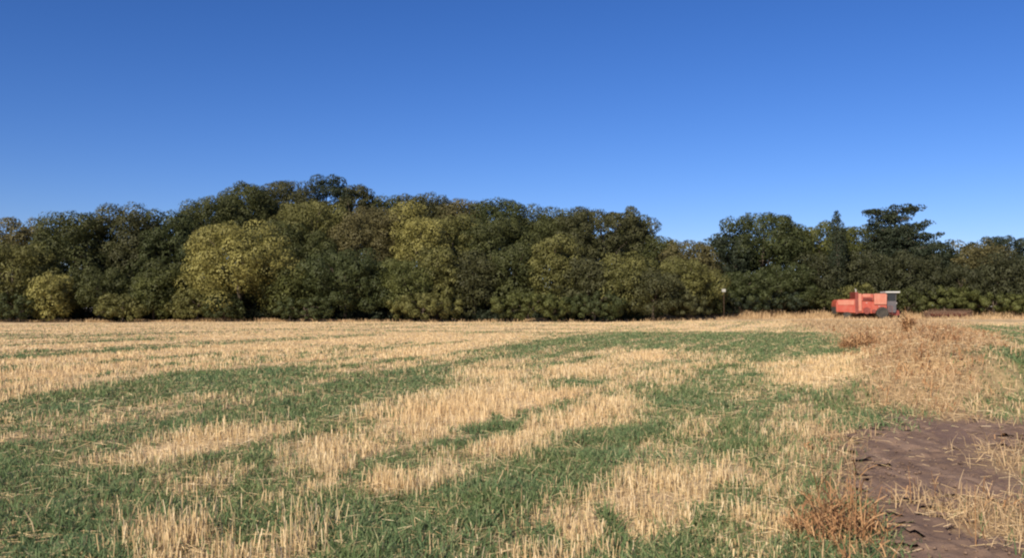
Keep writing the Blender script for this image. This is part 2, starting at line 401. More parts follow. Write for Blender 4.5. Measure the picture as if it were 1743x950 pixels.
# ------------------------------------------------------------------ blades: stubble, green weeds, dry grass, litter
def scatter(n, r0, r1, g, power=1.0, half=50):
    """points over the wedge in front of the camera, thinning with distance"""
    t = g.uniform(-half, half, n)*PI/180
    u = g.random(n); e = 2-power-1e-6
    r = (r0**e+u*(r1**e-r0**e))**(1/e)
    return r*np.sin(t), r*np.cos(t), r
def blades(x, y, h, w, lean, g, bend=.5, z=None, up=1.0, tip=.5):
    n = len(x); a = g.uniform(0, 2*PI, n); la = g.uniform(0, 2*PI, n)
    z = height(x, y) if z is None else z
    b = np.stack([x, y, z-.01], -1); side = np.stack([np.cos(a), np.sin(a), np.zeros(n)], -1)*(w/2)[:, None]
    ld = np.stack([np.cos(la), np.sin(la), np.zeros(n)], -1)
    mid = b+ld*(lean*h*.35)[:, None]; mid[:, 2] += h*.55*up
    top = b+ld*(lean*h*(.35+.65*(1+bend)*.5))[:, None]; top[:, 2] += h*up*(1-.25*bend*np.minimum(lean, 1))
    V = np.stack([b-side, b+side, mid-side*.9, mid+side*.9, top-side*tip, top+side*tip], 1).reshape(-1, 3)
    k = np.arange(n)[:, None]*6
    Q = np.concatenate([k+np.array([[0, 1, 3, 2]]), k+np.array([[2, 3, 5, 4]])], 1).reshape(-1, 4)
    return V, Q
def lod(d, d0, e): return np.maximum(1, d/d0)**e

def stubble():
    g = np.random.default_rng(101)
    x, y, d = scatter(1080000, 2.2, 104, g, 1.62)
    # gather onto drill rows
    al, ac = x*math.sin(ROW)+y*math.cos(ROW), x*math.cos(ROW)-y*math.sin(ROW)
    sp = .17; ac2 = np.round(ac/sp)*sp + g.normal(0, .045, len(x)); t = (d < 35) & (g.random(len(x)) < .75)
    ac = np.where(t, ac2, ac)
    x, y = al*math.sin(ROW)+ac*math.cos(ROW), al*math.cos(ROW)-ac*math.sin(ROW)
    gr, st, di, dg, we = covers(x, y, 1, g)
    tuft = ss(.34, .60, vnoise(x*5, y*5, 71))*ss(.22, .5, vnoise(x*1.6, y*1.1, 70))
    keep = g.random(len(x)) < np.clip(st*1.05, 0, 1)*(.15+.85*tuft)+.02*(gr > .3)
    keep &= (y < 103.3)
    x, y, d, st = x[keep], y[keep], d[keep], st[keep]
    h = g.uniform(.07, .19, len(x))*(.5+.6*st)*(.6+.7*vnoise(x*.8, y*.8, 72)); h = h*(1-.55*ss(12, 55, d))
    w = g.uniform(.0045, .0085, len(x))*lod(d, 9, .82)
    return blades(x, y, h, w, np.abs(g.normal(.08, .26, len(x))), g, .15, tip=.8)
V, Q = stubble(); print('stubble', len(V)//6)
tag(np_mesh('stubble', V, Q, M_STRAW), 'upright pale cut straw stalks in rows across the field', kind='stuff')

def straw_litter():
    g = np.random.default_rng(102)
    x, y, d = scatter(420000, 2.2, 60, g, 1.6)
    gr, st, di, dg, we = covers(x, y, 1.6, g)
    cl = ss(.40, .68, fnoise(x*1.1, y*1.1, 75))
    keep = g.random(len(x)) < np.clip(.40*st+.15*gr+.5*dg+.5*we+(.02+.12*cl)*di, 0, 1)
    x, y, d = x[keep], y[keep], d[keep]; n = len(x)
    L = g.uniform(.05, .24, n)*(1-.5*di[keep]); w = g.uniform(.0025, .0055, n)*lod(d, 9, .8)
    a = g.uniform(0, 2*PI, n); z = height(x, y)+.02+g.uniform(0, .04, n)+(we[keep] > .4)*g.uniform(0, .20, n)
    dr = np.stack([np.cos(a), np.sin(a), g.normal(0, .18, n)], -1)*(L/2)[:, None]
    sd_ = np.stack([-np.sin(a)*.6, np.cos(a)*.6, np.full(n, .6)], -1)*(w/2)[:, None]
    c = np.stack([x, y, z], -1)
    V = np.stack([c-dr-sd_, c-dr+sd_, c+dr+sd_, c+dr-sd_], 1).reshape(-1, 3)
    return V, np.arange(n*4).reshape(-1, 4)
V, Q = straw_litter(); print('litter', len(Q))
tag(np_mesh('straw_litter', V, Q, M_STRAW), 'loose broken straw lying over the stubble and the track edge', kind='stuff')

def green_weeds():
    g = np.random.default_rng(103)
    x, y, d = scatter(1200000, 2.2, 100, g, 1.65)
    gr, st, di, dg, we = covers(x, y, 1, g)
    tuft = ss(.25, .6, vnoise(x*3.5, y*3.5, 81))
    keep = g.random(len(x)) < np.clip(gr*1.15, 0, 1)*(.45+.55*tuft)+.02*dg
    x, y, d, gr = x[keep], y[keep], d[keep], gr[keep]
    h = g.uniform(.045, .135, len(x))*(.5+.9*vnoise(x*1.2, y*1.2, 82))
    w = g.uniform(.006, .013, len(x))*lod(d, 9, .85)
    return blades(x, y, h, w, np.abs(g.normal(.7, .4, len(x))), g, .9, tip=.3)
V, Q = green_weeds(); print('green', len(V)//6)
tag(np_mesh('green_weeds', V, Q, M_GREEN), 'low green weeds growing in bands between the straw rows', kind='stuff')

def dry_grass():
    g = np.random.default_rng(104)
    x, y, d = scatter(430000, 2.2, 112, g, 1.55)
    gr, st, di, dg, we = covers(x, y, 1, g)
    keep = g.random(len(x)) < dg*.8+.7*we+.015*gr
    x, y, d = x[keep], y[keep], d[keep]
    h = g.uniform(.08, .24, len(x))*(1+.55*(we[keep] > .4)); w = g.uniform(.005, .009, len(x))*lod(d, 9, .8)
    A = blades(x, y, h, w, np.abs(g.normal(.6, .5, len(x))), g, .8, tip=.4)
    # tall pale grass along the foot of the wood and on the bank at the right
    n = 60000; x = g.uniform(-75, 85, n); y = 103.6+g.gamma(1.4, .7, n)
    right = x > 16; y = np.where(right, 105+13*g.random(n), y)
    cl = ss(.45, .7, fnoise(x*.35, y*.5, 91))
    keep = g.random(n) < np.where(right, .35+.5*cl, .05+.35*cl)*np.where(right & (y < 111), .35, 1)
    x, y = x[keep], y[keep]; n = len(x)
    h = g.uniform(.2, .55, n)*np.where((x > 20) & (y > 112), 1.6, .8)*(.5+vnoise(x*.6, y*.6, 92)); w = g.uniform(.03, .07, n)
    B = blades(x, y, h, w, np.abs(g.normal(.3, .3, n)), g, .6, tip=.4)
    return np.concatenate([A[0], B[0]]), np.concatenate([A[1], B[1]+len(A[0])])
V, Q = dry_grass(); print('dry', len(V)//6)
tag(np_mesh('dry_grass', V, Q, M_DRY), 'yellowed dry grass beside the track and along the wood edge', kind='stuff')

def weed_stems(x, y, d, h, g, spread=.5):
    """thin branching dead stems: a main stem, side twigs and seed heads"""
    n = len(x); z = height(x, y); w = g.uniform(.006, .011, n)*lod(d, 8, .75)
    Vs, Qs = [blades(x, y, h, w, np.abs(g.normal(.25, .25, n)), g, .5, tip=.4)], 0
    for k in range(5):
        f = g.uniform(.25, .85, n); hh = h*g.uniform(.2, .45, n)
        Vs.append(blades(x+g.normal(0, .03, n), y+g.normal(0, .03, n), hh, w*1.1, np.abs(g.normal(spread*1.6, .5, n)), g, .4, z=z+h*f*.8, up=.7, tip=1.2))
    off = 0; VV, QQ = [], []
    for v, q in Vs: VV.append(v); QQ.append(q+off); off += len(v)
    return np.concatenate(VV), np.concatenate(QQ)
def dead_weeds():
    g = np.random.default_rng(105)
    x, y, d = scatter(110000, 2.5, 75, g, 1.3, 48)
    gr, st, di, dg, we = covers(x, y, 1, g)
    keep = g.random(len(x)) < we*(.55+.6*ss(.4, .6, fnoise(x*.5, y*.4, 96)))+.08*dg
    x, y, d = x[keep], y[keep], d[keep]
    h = g.uniform(.10, .32, len(x))*(.4+1.2*vnoise(x*.7, y*.7, 95))
    return weed_stems(x, y, d, h, g)
V, Q = dead_weeds(); print('weeds', len(Q))
tag(np_mesh('dead_weeds', V, Q, M_WEED), 'matted reddish brown dead weeds on the low ridge beyond the track', kind='stuff')

# ------------------------------------------------------------------ trees
def quads(P, N, s, g, aspect=1.0):
    n = len(P); N = N/np.linalg.norm(N, axis=1, keepdims=True)
    r = g.normal(size=(n, 3)); U = np.cross(N, r); U /= np.linalg.norm(U, axis=1, keepdims=True)+1e-9; Wv = np.cross(N, U)
    U = U*s[:, None]*.5; Wv = Wv*(s*aspect)[:, None]*.5
    V = np.stack([P-U, P-Wv*.8, P+U, P+Wv*.8], 1).reshape(-1, 3)
    return V, np.arange(n*4).reshape(-1, 4)
def clump_leaves(cen, rad, per, g, s0, flat=.8, jit=.65):
    """leaf faces in the outer shell of each clump"""
    idx = np.repeat(np.arange(len(cen)), per); n = len(idx)
    d = g.normal(size=(n, 3)); d[:, 2] += .15; d /= np.linalg.norm(d, axis=1, keepdims=True)
    lump = 1+.13*np.sin(d[:, 0]*5+idx*1.7)*np.sin(d[:, 1]*5+idx*2.3)*np.cos(d[:, 2]*4+idx)
    rr = rad[idx]*lump[:, None]*(.80+.25*g.random(n)**.6)[:, None] if rad.ndim == 2 else (rad[idx]*lump*(.80+.25*g.random(n)**.6))[:, None]
    off = d*rr; off[:, 2] *= flat
    return quads(cen[idx]+off, d+jit*g.normal(size=(n, 3)), s0*g.uniform(.6, 1.25, n), g)
def crown_round(W, H, zb, g, s0, lobes=5, squat=1.0):
    """uneven crown: a dome of overlapping leaf clumps with a few bigger lobes pushed out of it"""
    hw, hh = W/2, (H-zb)/2; cz = (H+zb)/2; m = min(hw, hh)
    n = 64; k = np.arange(n)+.5; ph = np.arccos(1-1.75*k/n); a = PI*(1+5**.5)*k+g.uniform(0, 6)
    rr = g.uniform(.60, .90, n)*(1+.14*np.sin(3*a+g.uniform(0, 6))*np.sin(ph))
    cen = [np.stack([np.cos(a)*np.sin(ph)**.8*hw*rr, np.sin(a)*np.sin(ph)**.8*hw*rr, cz+np.cos(ph)*hh*rr], -1)+g.normal(0, .05*m, (n, 3))]
    rad = [m*g.uniform(.18, .36, n)]; nd = n
    for q in range(lobes):
        an = 2*PI*(q+g.random()*.8)/lobes; e = g.uniform(-.5, .8)
        l = np.array([hw*.62*math.cos(an)*math.cos(e), hw*.62*math.sin(an)*math.cos(e), cz+hh*.66*math.sin(e)]); f = g.uniform(.26, .40)
        d = g.normal(size=(9, 3)); d /= np.linalg.norm(d, axis=1, keepdims=True)
        cen.append(l+d*m*f*g.uniform(.6, 1.1, 9)[:, None]); rad.append(m*g.uniform(.13, .24, 9))
    d = g.normal(size=(14, 3)); d /= np.linalg.norm(d, axis=1, keepdims=True); d[:, 2] = np.abs(d[:, 2])*.9
    cen.append(np.array([0, 0, cz])+d*np.array([hw, hw, hh])*g.uniform(.84, .98, 14)[:, None]); rad.append(m*g.uniform(.07, .13, 14))
    cen = np.concatenate(cen); rad = np.concatenate(rad)
    rx = np.percentile(np.abs(cen[:, 0])+rad, 97); cen[:, :2] *= hw/rx*1.03
    top = np.sort((cen[:nd, 2]+rad[:nd]*.8))[-3]; bot = (cen[:, 2]-rad*.8).min()
    cen[:, 2] = zb+(cen[:, 2]-bot)*(H-zb)/(top-bot); cen[:, 2] = np.minimum(cen[:, 2], H-rad*.6)
    n_leaf = 2.5*PI*W*(H-zb)/(.5*s0*s0)
    wgt = rad**2/np.sum(rad**2); per = np.maximum(20, (n_leaf*wgt)).astype(int)
    V, Q = clump_leaves(cen, rad, per, g, s0, .82, .22)
    return V, Q, cen, rad
def crown_column(W, H, zb, g, s0):
    n = 46; t = np.linspace(0, 1, n); z = zb+(H-zb)*t
    env = W*.36*np.minimum(1, np.minimum((t+.12)/.3, ((1-t)/.22)**.8))
    a = g.uniform(0, 2*PI, n)
    cen = np.stack([env*.45*np.cos(a), env*.45*np.sin(a), z-.3], -1); rad = .25+env*.75
    per = (2600*rad**1.5/np.sum(rad**1.5)*3).astype(int)
    V, Q = clump_leaves(cen, rad, per, g, s0, 1.5, .5); return V, Q, cen, rad
def trunk_mesh(H, W, zb, cen, g, r0):
    bm = bmesh.new(); top = zb+(H-zb)*.72
    pts = [(0, 0, -.3)]+[(g.normal(0, .03*W)*t, g.normal(0, .03*W)*t, top*t) for t in (.25, .5, .75, 1)]
    add_tube(bm, pts, [r0*1.25, r0, r0*.8, r0*.55, r0*.2], 8)
    sel = g.choice(len(cen), size=min(9, len(cen)), replace=False)
    for i in sel:
        c = cen[i]; t0 = g.uniform(.25, .7); s = Vector(pts[2])*t0*2 if t0 < .5 else Vector(pts[3])*(t0/.75)
        e = Vector(c); s.z = min(s.z, max(e.z-.3, .4))
        mid = (s+e)/2+Vector((0, 0, .12*(e-s).length))
        add_tube(bm, [s, mid, e], [r0*.38, r0*.24, r0*.08], 6)
    return bm

def make_tree(px, top, wpx, D, kind, hue, label, seed, bush=False, name='tree', zb=None):
    g = np.random.default_rng(seed)
    x, y, zt = at_depth(px, top, D); gz = hz(x, y); H = zt-gz; W = wpx/F*D
    s0 = .21 if H < 8 else .25
    root = thing(name, label, 'bush' if bush else 'tree', (x, y, gz), 0, 'bushes at the foot of the wood' if bush else 'trees of the wood')
    if zb is None: zb = .1 if bush else (.38*H if D >= 125 else max(.3, .06*H))
    if D >= 125 and kind == 'round': W *= 1.22
    if kind == 'column': V, Q, cen, rad = crown_column(W*.85, H, .6, g, .20)
    else: V, Q, cen, rad = crown_round(W, H, zb, g, s0, lobes=3 if bush else 6)
    obj('stem' if bush else 'trunk', trunk_mesh(H, W, zb, cen, g, .06+.016*H), BARK, root, True)
    np_mesh('crown', V, Q, HUE[hue], root)
    return root, len(Q)

TREES = [  # photo column, crown top, crown width, distance, shape, hue, label
 (22, 412, 140, 107, 'round', 'olive', 'broad yellowish olive tree standing at the left edge of the photo'),
 (35, 370, 100, 122, 'round', 'brown', 'brownish round-topped tree rising behind the olive tree at the left edge'),
 (128, 362, 150, 115, 'round', 'dark', 'tall dark green tree with a sloping left shoulder, right of the brownish round top'),
 (215, 353, 150, 118, 'round', 'grey', 'tall grey-green tree with a flat top between two dark green trees'),
 (290, 360, 110, 117, 'round', 'deep', 'deep green tree just left of the large yellow-green tree, top against the sky'),
 (170, 455, 120, 108, 'round', 'dark', 'dark middle-height tree below the flat-topped grey-green one'),
 (275, 445, 110, 108, 'round', 'dark', 'dark middle-height tree touching the left side of the large yellow-green tree'),
 (408, 378, 185, 108, 'round', 'yellow', 'large bright yellow-green tree, the palest and widest crown of the wood'),
 (368, 338, 110, 128, 'round', 'dark', 'dark green tree whose crown climbs the skyline above the large yellow-green tree'),
 (425, 312, 90, 133, 'round', 'dark', 'dark rounded treetop on the skyline left of the grey-green pair'),
 (490, 308, 84, 137, 'round', 'grey', 'grey-green treetop on the skyline left of the highest tree'),
 (557, 298, 64, 141, 'round', 'blue', 'highest tree of the wood, its dark crown standing clear of its neighbours'),
 (607, 316, 60, 141, 'round', 'grey', 'small grey treetop on the skyline just right of the highest tree'),
 (530, 340, 120, 127, 'round', 'olive', 'dull olive tree directly below the highest tree'),
 (470, 378, 110, 119, 'round', 'dark', 'dark green tree directly behind the right side of the large yellow-green tree'),
 (545, 395, 90, 119, 'round', 'dark', 'dark shaded tree between the large yellow-green tree and the brown-leaved tree'),
 (625, 352, 130, 123, 'round', 'brown', 'wide brown-leaved tree in the middle of the slope'),
 (690, 345, 74, 125, 'round', 'yellow', 'small yellowish treetop between the brown-leaved tree and the skyline'),
 (718, 372, 92, 119, 'round', 'yellow', 'pale yellow-olive tree with its bare trunk showing beneath a flat crown'),
 (660, 335, 64, 143, 'round', 'dark', 'dark treetop on the skyline above the wide brown-leaved tree'),
 (726, 332, 92, 141, 'round', 'grey', 'wide grey-green treetop on the skyline above the pale tree with the bare trunk'),
 (786, 340, 72, 139, 'round', 'brown', 'rusty brown treetop on the skyline right of the wide grey-green one'),
 (850, 340, 92, 137, 'round', 'deep', 'deep green treetop on the skyline right of the rusty brown one'),
 (913, 352, 80, 138, 'round', 'dark', 'low dark treetop in the dip of the skyline above the middle of the wood'),
 (772, 366, 90, 123, 'round', 'olive', 'olive tree just right of the pale tree with the bare trunk'),
 (838, 370, 112, 125, 'round', 'dark', 'dark green tree on the slope below the deep green treetop'),
 (588, 424, 170, 109, 'round', 'deep', 'big deep green tree at the field edge below the brown-leaved tree'),
 (495, 452, 96, 107.5, 'round', 'mid', 'mid green tree at the field edge wedged between yellow-green and deep green crowns'),
 (690, 440, 92, 107, 'round', 'mid', 'fresh green tree at the field edge right of the big deep green tree'),
 (745, 420, 84, 109, 'round', 'olive', 'upright olive tree at the field edge right of the fresh green tree'),
 (808, 428, 96, 110, 'round', 'grey', 'greyish tree at the field edge right of the upright olive tree'),
 (872, 415, 100, 111, 'round', 'dark', 'dark tree at the field edge left of the yellow-olive tree'),
 (945, 400, 94, 109, 'round', 'olive', 'yellow-olive tree at the field edge in the right half of the main wood'),
 (962, 356, 92, 129, 'round', 'dark', 'dark treetop on the skyline directly above the yellow-olive tree'),
 (1022, 352, 132, 127, 'round', 'grey', 'wide grey-green crown at the right end of the high skyline'),
 (1078, 368, 62, 130, 'round', 'dark', 'narrow dark crown where the skyline starts to fall towards the gap'),
 (995, 436, 92, 108, 'round', 'grey', 'grey-green tree at the field edge between two olive trees'),
 (1056, 430, 112, 109, 'round', 'olive', 'olive tree with a rounded right shoulder below the wide grey-green crown'),
 (1118, 400, 74, 125, 'round', 'dark', 'small dark crown low on the falling skyline'),
 (1112, 458, 104, 107.5, 'round', 'grey', 'grey-green tree at the field edge right of the round-shouldered olive tree'),
 (1178, 408, 100, 121, 'round', 'brown', 'brownish tree in the skyline gap before the dark right-hand trees'),
 (1165, 440, 112, 111, 'round', 'olive', 'dull olive tree in front of the brownish tree of the skyline gap'),
 (1244, 398, 76, 125, 'round', 'blue', 'blue-green lower crown leaning left beside the tall dark conifer-like tree'),
 (1300, 362, 112, 125, 'round', 'deep', 'tall dark tree with a square top left of the slim cypress'),
 (1258, 462, 116, 118.5, 'round', 'deep', 'deep green tree behind the small pale sign'),
 (1332, 448, 106, 119, 'round', 'deep', 'deep green tree above the dry grassy bank'),
 (1390, 378, 102, 129, 'round', 'mid', 'greener round-topped tree just left of the slim cypress'),
 (1392, 430, 92, 121, 'round', 'slate', 'grey-green tree at the foot of the slim cypress'),
 (1424, 358, 34, 119.2, 'column', 'blue', 'slim pointed cypress standing above the red harvester'),
 (1460, 384, 80, 131, 'round', 'dark', 'dark round crown between the slim cypress and the cedar'),
 (1480, 425, 104, 121, 'round', 'slate', 'grey-green tree directly behind the red harvester'),
 (1548, 428, 112, 120, 'round', 'slate', 'grey-green tree below the cedar and right of the harvester'),
 (1592, 408, 76, 125, 'round', 'blue', 'blue-green crown stepping down to the right of the cedar'),
 (1662, 412, 104, 123, 'round', 'brown', 'olive-brown tree right of the cedar, its top catching the sun'),
 (1722, 402, 116, 131, 'round', 'blue', 'flat dark blue-green crown at the right edge of the photo'),
 (1636, 448, 104, 119, 'round', 'slate', 'grey-green tree below the olive-brown tree near the right edge'),
 (1712, 430, 108, 118, 'round', 'slate', 'greyish tree under the flat dark crown at the right edge'),
]
BUSHES = [
 (86, 466, 74, 104.5, 'yellow', 'ochre-yellow bush at the foot of the wood near the left edge'),
 (36, 498, 100, 104, 'deep', 'deep green bush at the left edge below the broad olive tree'),
 (210, 500, 76, 104, 'olive', 'olive bush left of the light green bush'),
 (262, 458, 70, 106, 'mid', 'light green bush left of the large yellow-green tree'),
 (336, 490, 74, 105, 'olive', 'olive bush at the lower left foot of the large yellow-green tree'),
 (382, 500, 62, 104.2, 'deep', 'small deep green bush under the large yellow-green tree'),
 (520, 506, 90, 104.2, 'deep', 'deep green bush at the left foot of the big deep green tree'),
 (722, 498, 112, 104.5, 'olive', 'wide olive bush below the upright olive tree'),
 (900, 498, 116, 104.5, 'mid', 'wide green bush below the dark tree in the middle of the wood'),
 (1012, 496, 112, 104.8, 'deep', 'wide deep green bush with dark shade under it, below the olive trees'),
 (1158, 500, 90, 108, 'grey', 'grey-green bush at the start of the dry bank'),
 (1206, 486, 70, 114, 'dark', 'dark bush left of the small pale sign'),
 (1262, 498, 92, 117, 'blue', 'blackish low bush directly behind the small pale sign'),
 (1330, 496, 80, 118, 'blue', 'blackish bush on the crest of the dry bank'),
 (1402, 490, 60, 118.5, 'dark', 'dark bush just left of the red harvester'),
 (1464, 482, 70, 118, 'olive', 'olive bush showing above the roof of the red harvester'),
 (1545, 490, 70, 117, 'dark', 'dark bush between the harvester and the rusty header'),
 (1608, 486, 100, 117, 'mid', 'green bush behind the rusty header'),
 (1690, 494, 112, 116, 'mid', 'wide green bush at the right edge beyond the rusty header'),
 (1752, 488, 70, 116.5, 'mid', 'green bush cut off by the right edge of the photo'),
]
tot = 0
for i, (px, top, w, D, k, hue, lab) in enumerate(TREES):
    nm = 'cypress_tree' if k == 'column' else 'tree'
    _, n = make_tree(px, top, w*1.06, D, k, hue, lab, 300+i, name=nm, zb=7.0 if 'bare trunk showing' in lab else None); tot += n
for i, (px, top, w, D, hue, lab) in enumerate(BUSHES):
    _, n = make_tree(px, top, w*1.08, D, 'round', hue, lab, 500+i, True, 'bush'); tot += n
print('leaves', tot)

def cedar():
    g = np.random.default_rng(77); D = 127
    x0, y0, zt = at_depth(1522, 353, D); gz = hz(x0, y0)
    root = thing('cedar_tree', 'dark layered cedar with flat spreading tiers, tallest of the right-hand trees', 'tree', (x0, y0, gz), 0, 'trees of the wood')
    tiers = [(1480, 1532, 362), (1520, 1566, 357), (1500, 1545, 372), (1484, 1528, 379), (1540, 1578, 386), (1488, 1520, 393), (1510, 1560, 396),
             (1478, 1522, 405), (1540, 1592, 404), (1500, 1560, 412), (1474, 1530, 420), (1545, 1602, 420), (1490, 1600, 434), (1470, 1610, 452), (1480, 1606, 472), (1490, 1600, 495)]
    cen, rad = [], []
    bm = bmesh.new(); H = zt-gz
    add_tube(bm, [(0, 0, -.3), (.1, 0, H*.3), (-.1, 0, H*.6), (.1, 0, H*.85), (.2, 0, H*.98)], [.55, .42, .3, .16, .05], 8)
    for a, b, py in tiers:
        xa, _, z = at_depth(a, py, D); xb = at_depth(b, py, D)[0]; z -= gz
        wd = xb-xa; cx = (xa+xb)/2-x0; n = int(9+wd*2.4)
        for k in range(n):
            u = g.uniform(-.5, .5); v = g.uniform(-.5, .5)*wd*.8
            cen.append((cx+u*wd, v+g.normal(0, .5), z+g.normal(0, .24)+.06*abs(u)*wd)); rad.append((g.uniform(.5, 1.1), g.uniform(.5, 1.1), g.uniform(.25, .50)))
        for u in (-.4, .4): add_tube(bm, [(0, 0, z-.7), (cx*.6+u*wd*.4, g.normal(0, 1), z-.25), (cx+u*wd, g.normal(0, 1.5), z-.05)], [.12, .08, .03], 6)
    for k in range(330):                                                    # the dense inner and lower boughs
        py = 388+117*g.random()**.8; hw = 16+(py-388)*.56; xc, _, z = at_depth(1522+g.uniform(-hw, hw)+.10*(py-400), py, D)
        cen.append((xc-x0, g.uniform(-2.5, 2.5), z-gz)); rad.append((g.uniform(.7, 1.1), g.uniform(.7, 1.1), g.uniform(.3, .5)))
    cen = np.array(cen); rad = np.array(rad)
    V, Q = clump_leaves(cen, rad, np.full(len(cen), 70), g, .26, 1., .5)
    obj('trunk', bm, BARK, root, True); np_mesh('crown', V, Q, HUE['blue'], root)
cedar()

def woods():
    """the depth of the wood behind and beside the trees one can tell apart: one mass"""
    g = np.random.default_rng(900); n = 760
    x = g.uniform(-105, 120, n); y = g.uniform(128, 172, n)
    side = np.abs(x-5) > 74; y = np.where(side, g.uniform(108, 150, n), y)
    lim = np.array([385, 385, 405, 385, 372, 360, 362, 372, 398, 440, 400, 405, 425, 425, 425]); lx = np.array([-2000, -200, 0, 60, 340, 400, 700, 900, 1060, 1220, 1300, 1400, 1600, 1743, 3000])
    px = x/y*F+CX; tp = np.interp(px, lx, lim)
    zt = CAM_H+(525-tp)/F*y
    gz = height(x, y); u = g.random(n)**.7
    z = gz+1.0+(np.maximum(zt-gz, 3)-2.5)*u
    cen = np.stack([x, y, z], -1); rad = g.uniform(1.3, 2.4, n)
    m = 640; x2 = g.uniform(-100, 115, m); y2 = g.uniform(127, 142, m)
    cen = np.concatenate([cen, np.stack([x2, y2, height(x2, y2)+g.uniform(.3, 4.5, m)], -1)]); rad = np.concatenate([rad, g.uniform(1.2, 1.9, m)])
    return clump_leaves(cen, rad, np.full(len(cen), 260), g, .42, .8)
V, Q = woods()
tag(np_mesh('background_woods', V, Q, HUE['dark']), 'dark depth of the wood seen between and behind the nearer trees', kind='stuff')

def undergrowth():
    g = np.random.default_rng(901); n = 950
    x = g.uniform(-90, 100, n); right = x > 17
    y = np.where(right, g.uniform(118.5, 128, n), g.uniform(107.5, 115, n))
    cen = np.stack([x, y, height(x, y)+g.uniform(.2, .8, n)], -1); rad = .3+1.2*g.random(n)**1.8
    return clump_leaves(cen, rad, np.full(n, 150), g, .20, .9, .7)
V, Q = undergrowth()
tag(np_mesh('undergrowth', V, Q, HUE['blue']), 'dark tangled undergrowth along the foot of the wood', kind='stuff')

# ------------------------------------------------------------------ single plants and stones on the field
def plant(name, label, cat, px, py, n, rad, h, mat, seed, leaf=False):
    g = np.random.default_rng(seed); x0, y0 = at(px, py); root_z = hz(x0, y0)
    r = rad*np.sqrt(g.random(n)); a = g.uniform(0, 2*PI, n); x = x0+r*np.cos(a); y = y0+r*np.sin(a)
    hh = h*g.uniform(.5, 1, n)*(1-.55*(r/rad)**2)
    V, Q = weed_stems(x, y, np.full(n, math.hypot(x0, y0)), hh, g, .7)
    V = V-np.array([x0, y0, root_z])
    o = np_mesh(name, V, Q, mat); o.location = (x0, y0, root_z); return tag(o, label, cat)
plant('dead_dock_plant', 'bushy reddish brown dead weed at the left edge of the bare track', 'dead weed', 1428, 922, 105, .30, .48, M_WEED, 21)
plant('dead_shrub', 'small round brown dead shrub standing where the green strip meets the dry ridge', 'shrub', 1463, 602, 120, .75, .85, M_WEED, 22)
plant('dead_shrub', 'wide brown dead shrub on the right end of the dry ridge', 'shrub', 1655, 622, 150, 1.2, .85, M_WEED, 23)
plant('dead_weed_stalk', 'tall reddish dead weed standing up from the far end of the dry ridge', 'dead weed', 1548, 580, 60, .35, 1.3, M_WEED, 24)

def stone(label, px, py, s, seed):
    g = random.Random(seed); x, y = at(px, py); bm = bmesh.new()
    bmesh.ops.create_icosphere(bm, subdivisions=3, radius=s)
    for v in bm.verts:
        k = 1+.25*math.sin(v.co.x/s*3+seed)*math.sin(v.co.y/s*2.3+1)+.12*math.sin(v.co.z/s*5+v.co.x/s*4)
        v.co = Vector((v.co.x*k*1.25, v.co.y*k, v.co.z*k*.8))
    m, nt, p = newmat('clod'); tc = nt.nodes.new('ShaderNodeTexCoord')
    nt.links.new(ramp(nt, noise(nt, 30, 5, tc.outputs['Object']), [(.3, (.10, .065, .05)), (.7, (.26, .18, .13))]), p.inputs['Base Color']); p.inputs['Roughness'].default_value = .95
    o = obj('earth_clod', bm, m, None, True); o.location = (x, y, hz(x, y)+s*.45); tag(o, label, 'clod')
stone('pale lump of dry earth lying alone on the bare track', 1508, 790, .04, 3)

# ------------------------------------------------------------------ machine parts
def paint(name, base, dust, amount=.45, rough=.45):
    m, nt, p = newmat(name); tc = nt.nodes.new('ShaderNodeTexCoord')
    n = noise(nt, 1.6, 6, tc.outputs['Object'], .7); n2 = noise(nt, 14, 4, tc.outputs['Object'])
    c = mix(nt, ramp(nt, n, [(.38, (0, 0, 0)), (.72, (amount, amount, amount))]), base, dust)
    c = mix(nt, ramp(nt, n2, [(.62, (0, 0, 0)), (.75, (.5, .5, .5))]), c, tuple(v*.5 for v in base))
    nt.links.new(c, p.inputs['Base Color']); p.inputs['Roughness'].default_value = rough; return m
M_RED = paint('faded_red_paint', (.35, .062, .038), (.43, .18, .125))
M_PINK = paint('bleached_sunlit_red_paint', (.42, .15, .10), (.52, .31, .23))  # faded dusty red with the sun's pale highlights put into the colour
M_DKRED = paint('dark_shaded_red_paint', (.17, .03, .022), (.24, .11, .08))  # darker red: shade of recesses and underside put into the paint
M_GREY = paint('shaded_grey_panel', (.085, .08, .09), (.15, .135, .13), .5)  # the shade on the cab side is put into this dark grey
M_STEEL = paint('galvanised_steel', (.45, .44, .43), (.5, .43, .36), .5)
M_WHITE = paint('dusty_white_paint', (.44, .45, .44), (.36, .34, .30), .5)
M_RUST = paint('rusty_steel', (.10, .055, .035), (.20, .13, .09), .8, .85)
M_RUBBER = paint('rubber', (.022, .021, .02), (.10, .085, .065), .6, .9)
gm_, gnt, gp = newmat('dark_glass'); gp.inputs['Base Color'].default_value = (.02, .022, .025, 1); gp.inputs['Roughness'].default_value = .12; M_GLASS = gm_

